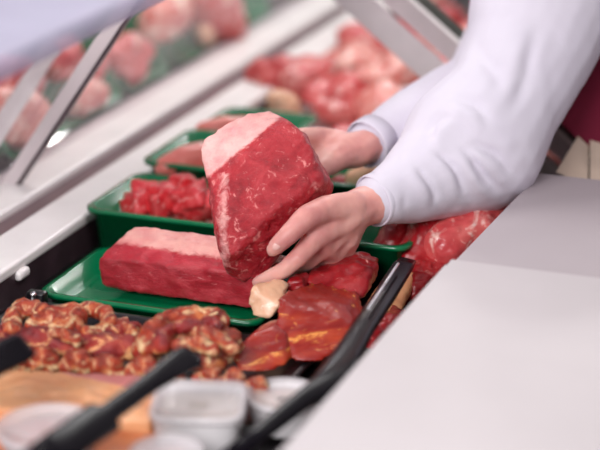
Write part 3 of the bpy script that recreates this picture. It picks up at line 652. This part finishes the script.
# legs
for hp in (hips_n, hips_f):
    kn = Vector((hp.x-.02, hp.y, .48)); an = Vector((hp.x+.03, hp.y, .09))
    chain(bm, [(hp, .085), (kn, .052), (an, .036), (an+Vector((-.14, 0, -.045)), .03)], 2)
# head
hd = Vector((-.75, -.1, -.5)).normalized()   # looks at the meat
hup = Vector((-.5, 0, .85)); hup = (hup-hd*hup.dot(hd)).normalized(); hs = hd.cross(hup)
R3 = Matrix((hd, hs, hup)).transposed()
ellip(bm, HEAD + R3 @ Vector((0, 0, .02)), (.095, .075, .11), R3, 3); ellip(bm, HEAD + R3 @ Vector((.035, 0, -.05)), (.055, .05, .06), R3, 3)
chain(bm, [(HEAD+R3 @ Vector((.09, 0, .015)), .008), (HEAD+R3 @ Vector((.108, 0, -.018)), .013)])
for s in (-1, 1): ellip(bm, HEAD+R3 @ Vector((-.005, s*.076, 0)), (.018, .007, .03), R3, 2)
body = sculpt('body', bm, M['skin'], .0035, 6, ((.0008, 60),), parent=person)
for s in (-1, 1):
    bm = bmesh.new(); ellip(bm, HEAD+R3 @ Vector((.083, s*.03, .015)), (.013, .015, .010), R3, 3); e = pobj('eye', bm, M['eye'], person)
    bm = bmesh.new(); ellip(bm, HEAD+R3 @ Vector((.093, s*.03, .014)), (.004, .006, .006), R3, 2)
    pobj('iris', bm, M['iris'], person)
bm = bmesh.new(); ellip(bm, HEAD+R3 @ Vector((.088, 0, -.05)), (.008, .024, .008), R3, 2); pobj('mouth', bm, M['lips'], person)
bm = bmesh.new(); ellip(bm, HEAD + R3 @ Vector((-.022, 0, .04)), (.098, .088, .108), R3, 3); ellip(bm, HEAD + R3 @ Vector((-.1, 0, .03)), (.045, .045, .045), R3, 3)
sculpt('hair', bm, M['hair'], .006, 3, ((.003, 60),), parent=person)
# thumb nail
tn = D(276.5, 246, 2.411)
bm = bmesh.new(); dth = (D(273, 250, 2.424)-D(289, 234, 2.418)).normalized(); nf = (Vector((0, 0, CZ))-tn).normalized(); nf = (nf-dth*nf.dot(dth)).normalized(); sdv = dth.cross(nf)
ellip(bm, tn - nf*.0005, (.0065, .0048, .0016), Matrix((dth, sdv, nf)).transposed(), 3); pobj('thumb_nail', bm, M['nail'], person)

# shirt with sleeves
CREASE = [((458, 148), (502, 190), 4.5, .008), ((438, 150), (468, 192), 4, .006), ((425, 140), (447, 112), 5, .006), ((470, 140), (515, 172), 5, .006), ((455, 95), (492, 118), 6, .006), ((540, 30), (512, 110), 7, .005), ((400, 190), (412, 218), 4, .0015), ((480, 40), (500, 90), 7, .004), ((420, 165), (436, 205), 4, .005)]
def folds(p, n):
    a = noise.noise(Vector((p.x*9, p.y*6, p.z*9))); f = .003*a
    d = p-Vector((0, 0, CZ)); z = d.dot(_f)
    if n.dot(d) > 0: return f
    u = 300+F*d.dot(_r)/z; v = 225-F*d.dot(_u)/z
    for (A, B_, w_, k) in CREASE:
        A = Vector(A); B_ = Vector(B_); q = Vector((u, v)); t_ = max(-.2, min(1.2, (q-A).dot(B_-A)/(B_-A).length_squared))
        tt = max(0, min(1, t_)); c_ = A.lerp(B_, tt); dd = q-c_; nrm = Vector((-(B_-A).y, (B_-A).x)).normalized(); x_ = dd.dot(nrm)+3*math.sin(tt*5+k*900); y_ = (dd.length_squared-dd.dot(nrm)**2)**.5 if dd.length_squared > dd.dot(nrm)**2 else 0
        fade = math.sin(PI*min(1, max(0, tt*.9+.05)))*math.exp(-(y_/8)**2)
        f += k*fade*(-math.exp(-(x_/w_)**2)+.7*math.exp(-((x_-w_*2.2)/(w_*1.5))**2))
    return f
bm = bmesh.new()
chain(bm, [(D(379, 199, 2.525), .034), (D(386, 197, 2.53), .036), (D(412, 186, 2.56), .050), (D(446, 166, 2.60), .072), (D(474, 144, 2.63), .098), (D(503, 104, 2.65), .084), (D(530, 48, 2.69), .094), (D(543, 5, 2.71), .104), (D(566, -40, 2.74), .105)], 3)
chain(bm, [(D(369, 143, 2.68), .031), (D(376, 140, 2.69), .036), (D(390, 133, 2.712), .041), (D(405, 124, 2.74), .045), (D(440, 108, 2.80), .052), (D(486, 90, 2.86), .068), (D(535, 0, 2.97), .080), (D(546, -100, 3.08), .09)], 3)
chain(bm, [(SH_N, .10), (SHC, .13), (SH_F, .10)], 3); chain(bm, [(SHC, .135), ((SHC+PEL)/2, .14), (PEL, .15)], 3)
chain(bm, [(SHC, .09), (neck, .066)], 3)
shirt = sculpt('white_coat', bm, M['shirt'], .0045, 5, ((.002, 12),), parent=person, dispf=folds)
# hollow cuffs
def cuff(c, nxt, r, name):
    c = Vector(c); d = (Vector(nxt)-c).normalized(); a = d.orthogonal().normalized(); b = d.cross(a); bm = bmesh.new(); L = []
    for (s, rr) in ((.02, r*1.06), (-.004, r*1.04), (-.008, r*1.02), (-.008, r*.97), (.002, r*.94), (.02, r*.94)):
        L.append([bm.verts.new(c+d*s+(a*math.cos(t)+b*math.sin(t))*rr*(1+.03*math.sin(3*t))) for t in [2*PI*k/36 for k in range(36)]])
    for p, q in zip(L, L[1:]+L[:1]):
        for i in range(36): bm.faces.new((p[i], p[(i+1) % 36], q[(i+1) % 36], q[i]))
    pobj(name, bm, M['shirt'], person)
cuff(D(377, 200, 2.524), D(412, 186, 2.56), .0345, 'cuff')
cuff(D(369, 143, 2.68), D(405, 122, 2.74), .034, 'cuff')
# apron: hangs from the chest
dirT = (PEL-SHC).normalized(); dn = Vector((-dirT.z*-1, 0, -abs(dirT.x))).normalized()
dn = (Vector((-.3, 0, -1)) - dirT*Vector((-.3, 0, -1)).dot(dirT)).normalized()
bm = bmesh.new()
AP = [(556, 121), (580, 66), (620, 40), (720, 60), (790, 110), (760, 300), (700, 255), (600, 159)]
hull(bm, [D(u, v, 2.78) for u, v in AP[:1]+AP[5:]] + [D(u, v, 2.84) for u, v in AP] + [D(u, v, 3.02) for u, v in AP[1:7]])
hull(bm, [PEL+Vector((x, y, z)) for x in (-.17, .10) for y in (-.15, .15) for z in (.08, -.42)])
sculpt('apron', bm, M['apron'], .008, 4, ((.004, 10),), parent=person)
for hp in (hips_n, hips_f):
    bm = bmesh.new(); kn = Vector((hp.x-.02, hp.y, .48)); an = Vector((hp.x+.03, hp.y, .12))
    chain(bm, [(hp, .10), (kn, .075), (an, .06)], 3); sculpt('trouser_leg', bm, M['trousers'], .01, 3, ((.004, 10),), parent=person)
    bm = bmesh.new(); chain(bm, [(an+Vector((.0, 0, -.075)), .045), (an+Vector((-.15, 0, -.08)), .04)]); sculpt('shoe', bm, M['white_rail'], .008, 3, (), parent=person)
# embroidered mark on the sleeve edge
for (u, v, r) in ((475, 2, .0055), (478, 8, .006), (476, 14, .0055)):
    ok, loc, nn_, _i = shirt.closest_point_on_mesh(D(u-14, v, 2.73)-person.location)
    bm = bmesh.new(); ellip(bm, loc+person.location, (r, .0025, r*.6), nn_.to_track_quat('Y', 'Z').to_matrix()); pobj('embroidered_mark', bm, M['magenta'], person)
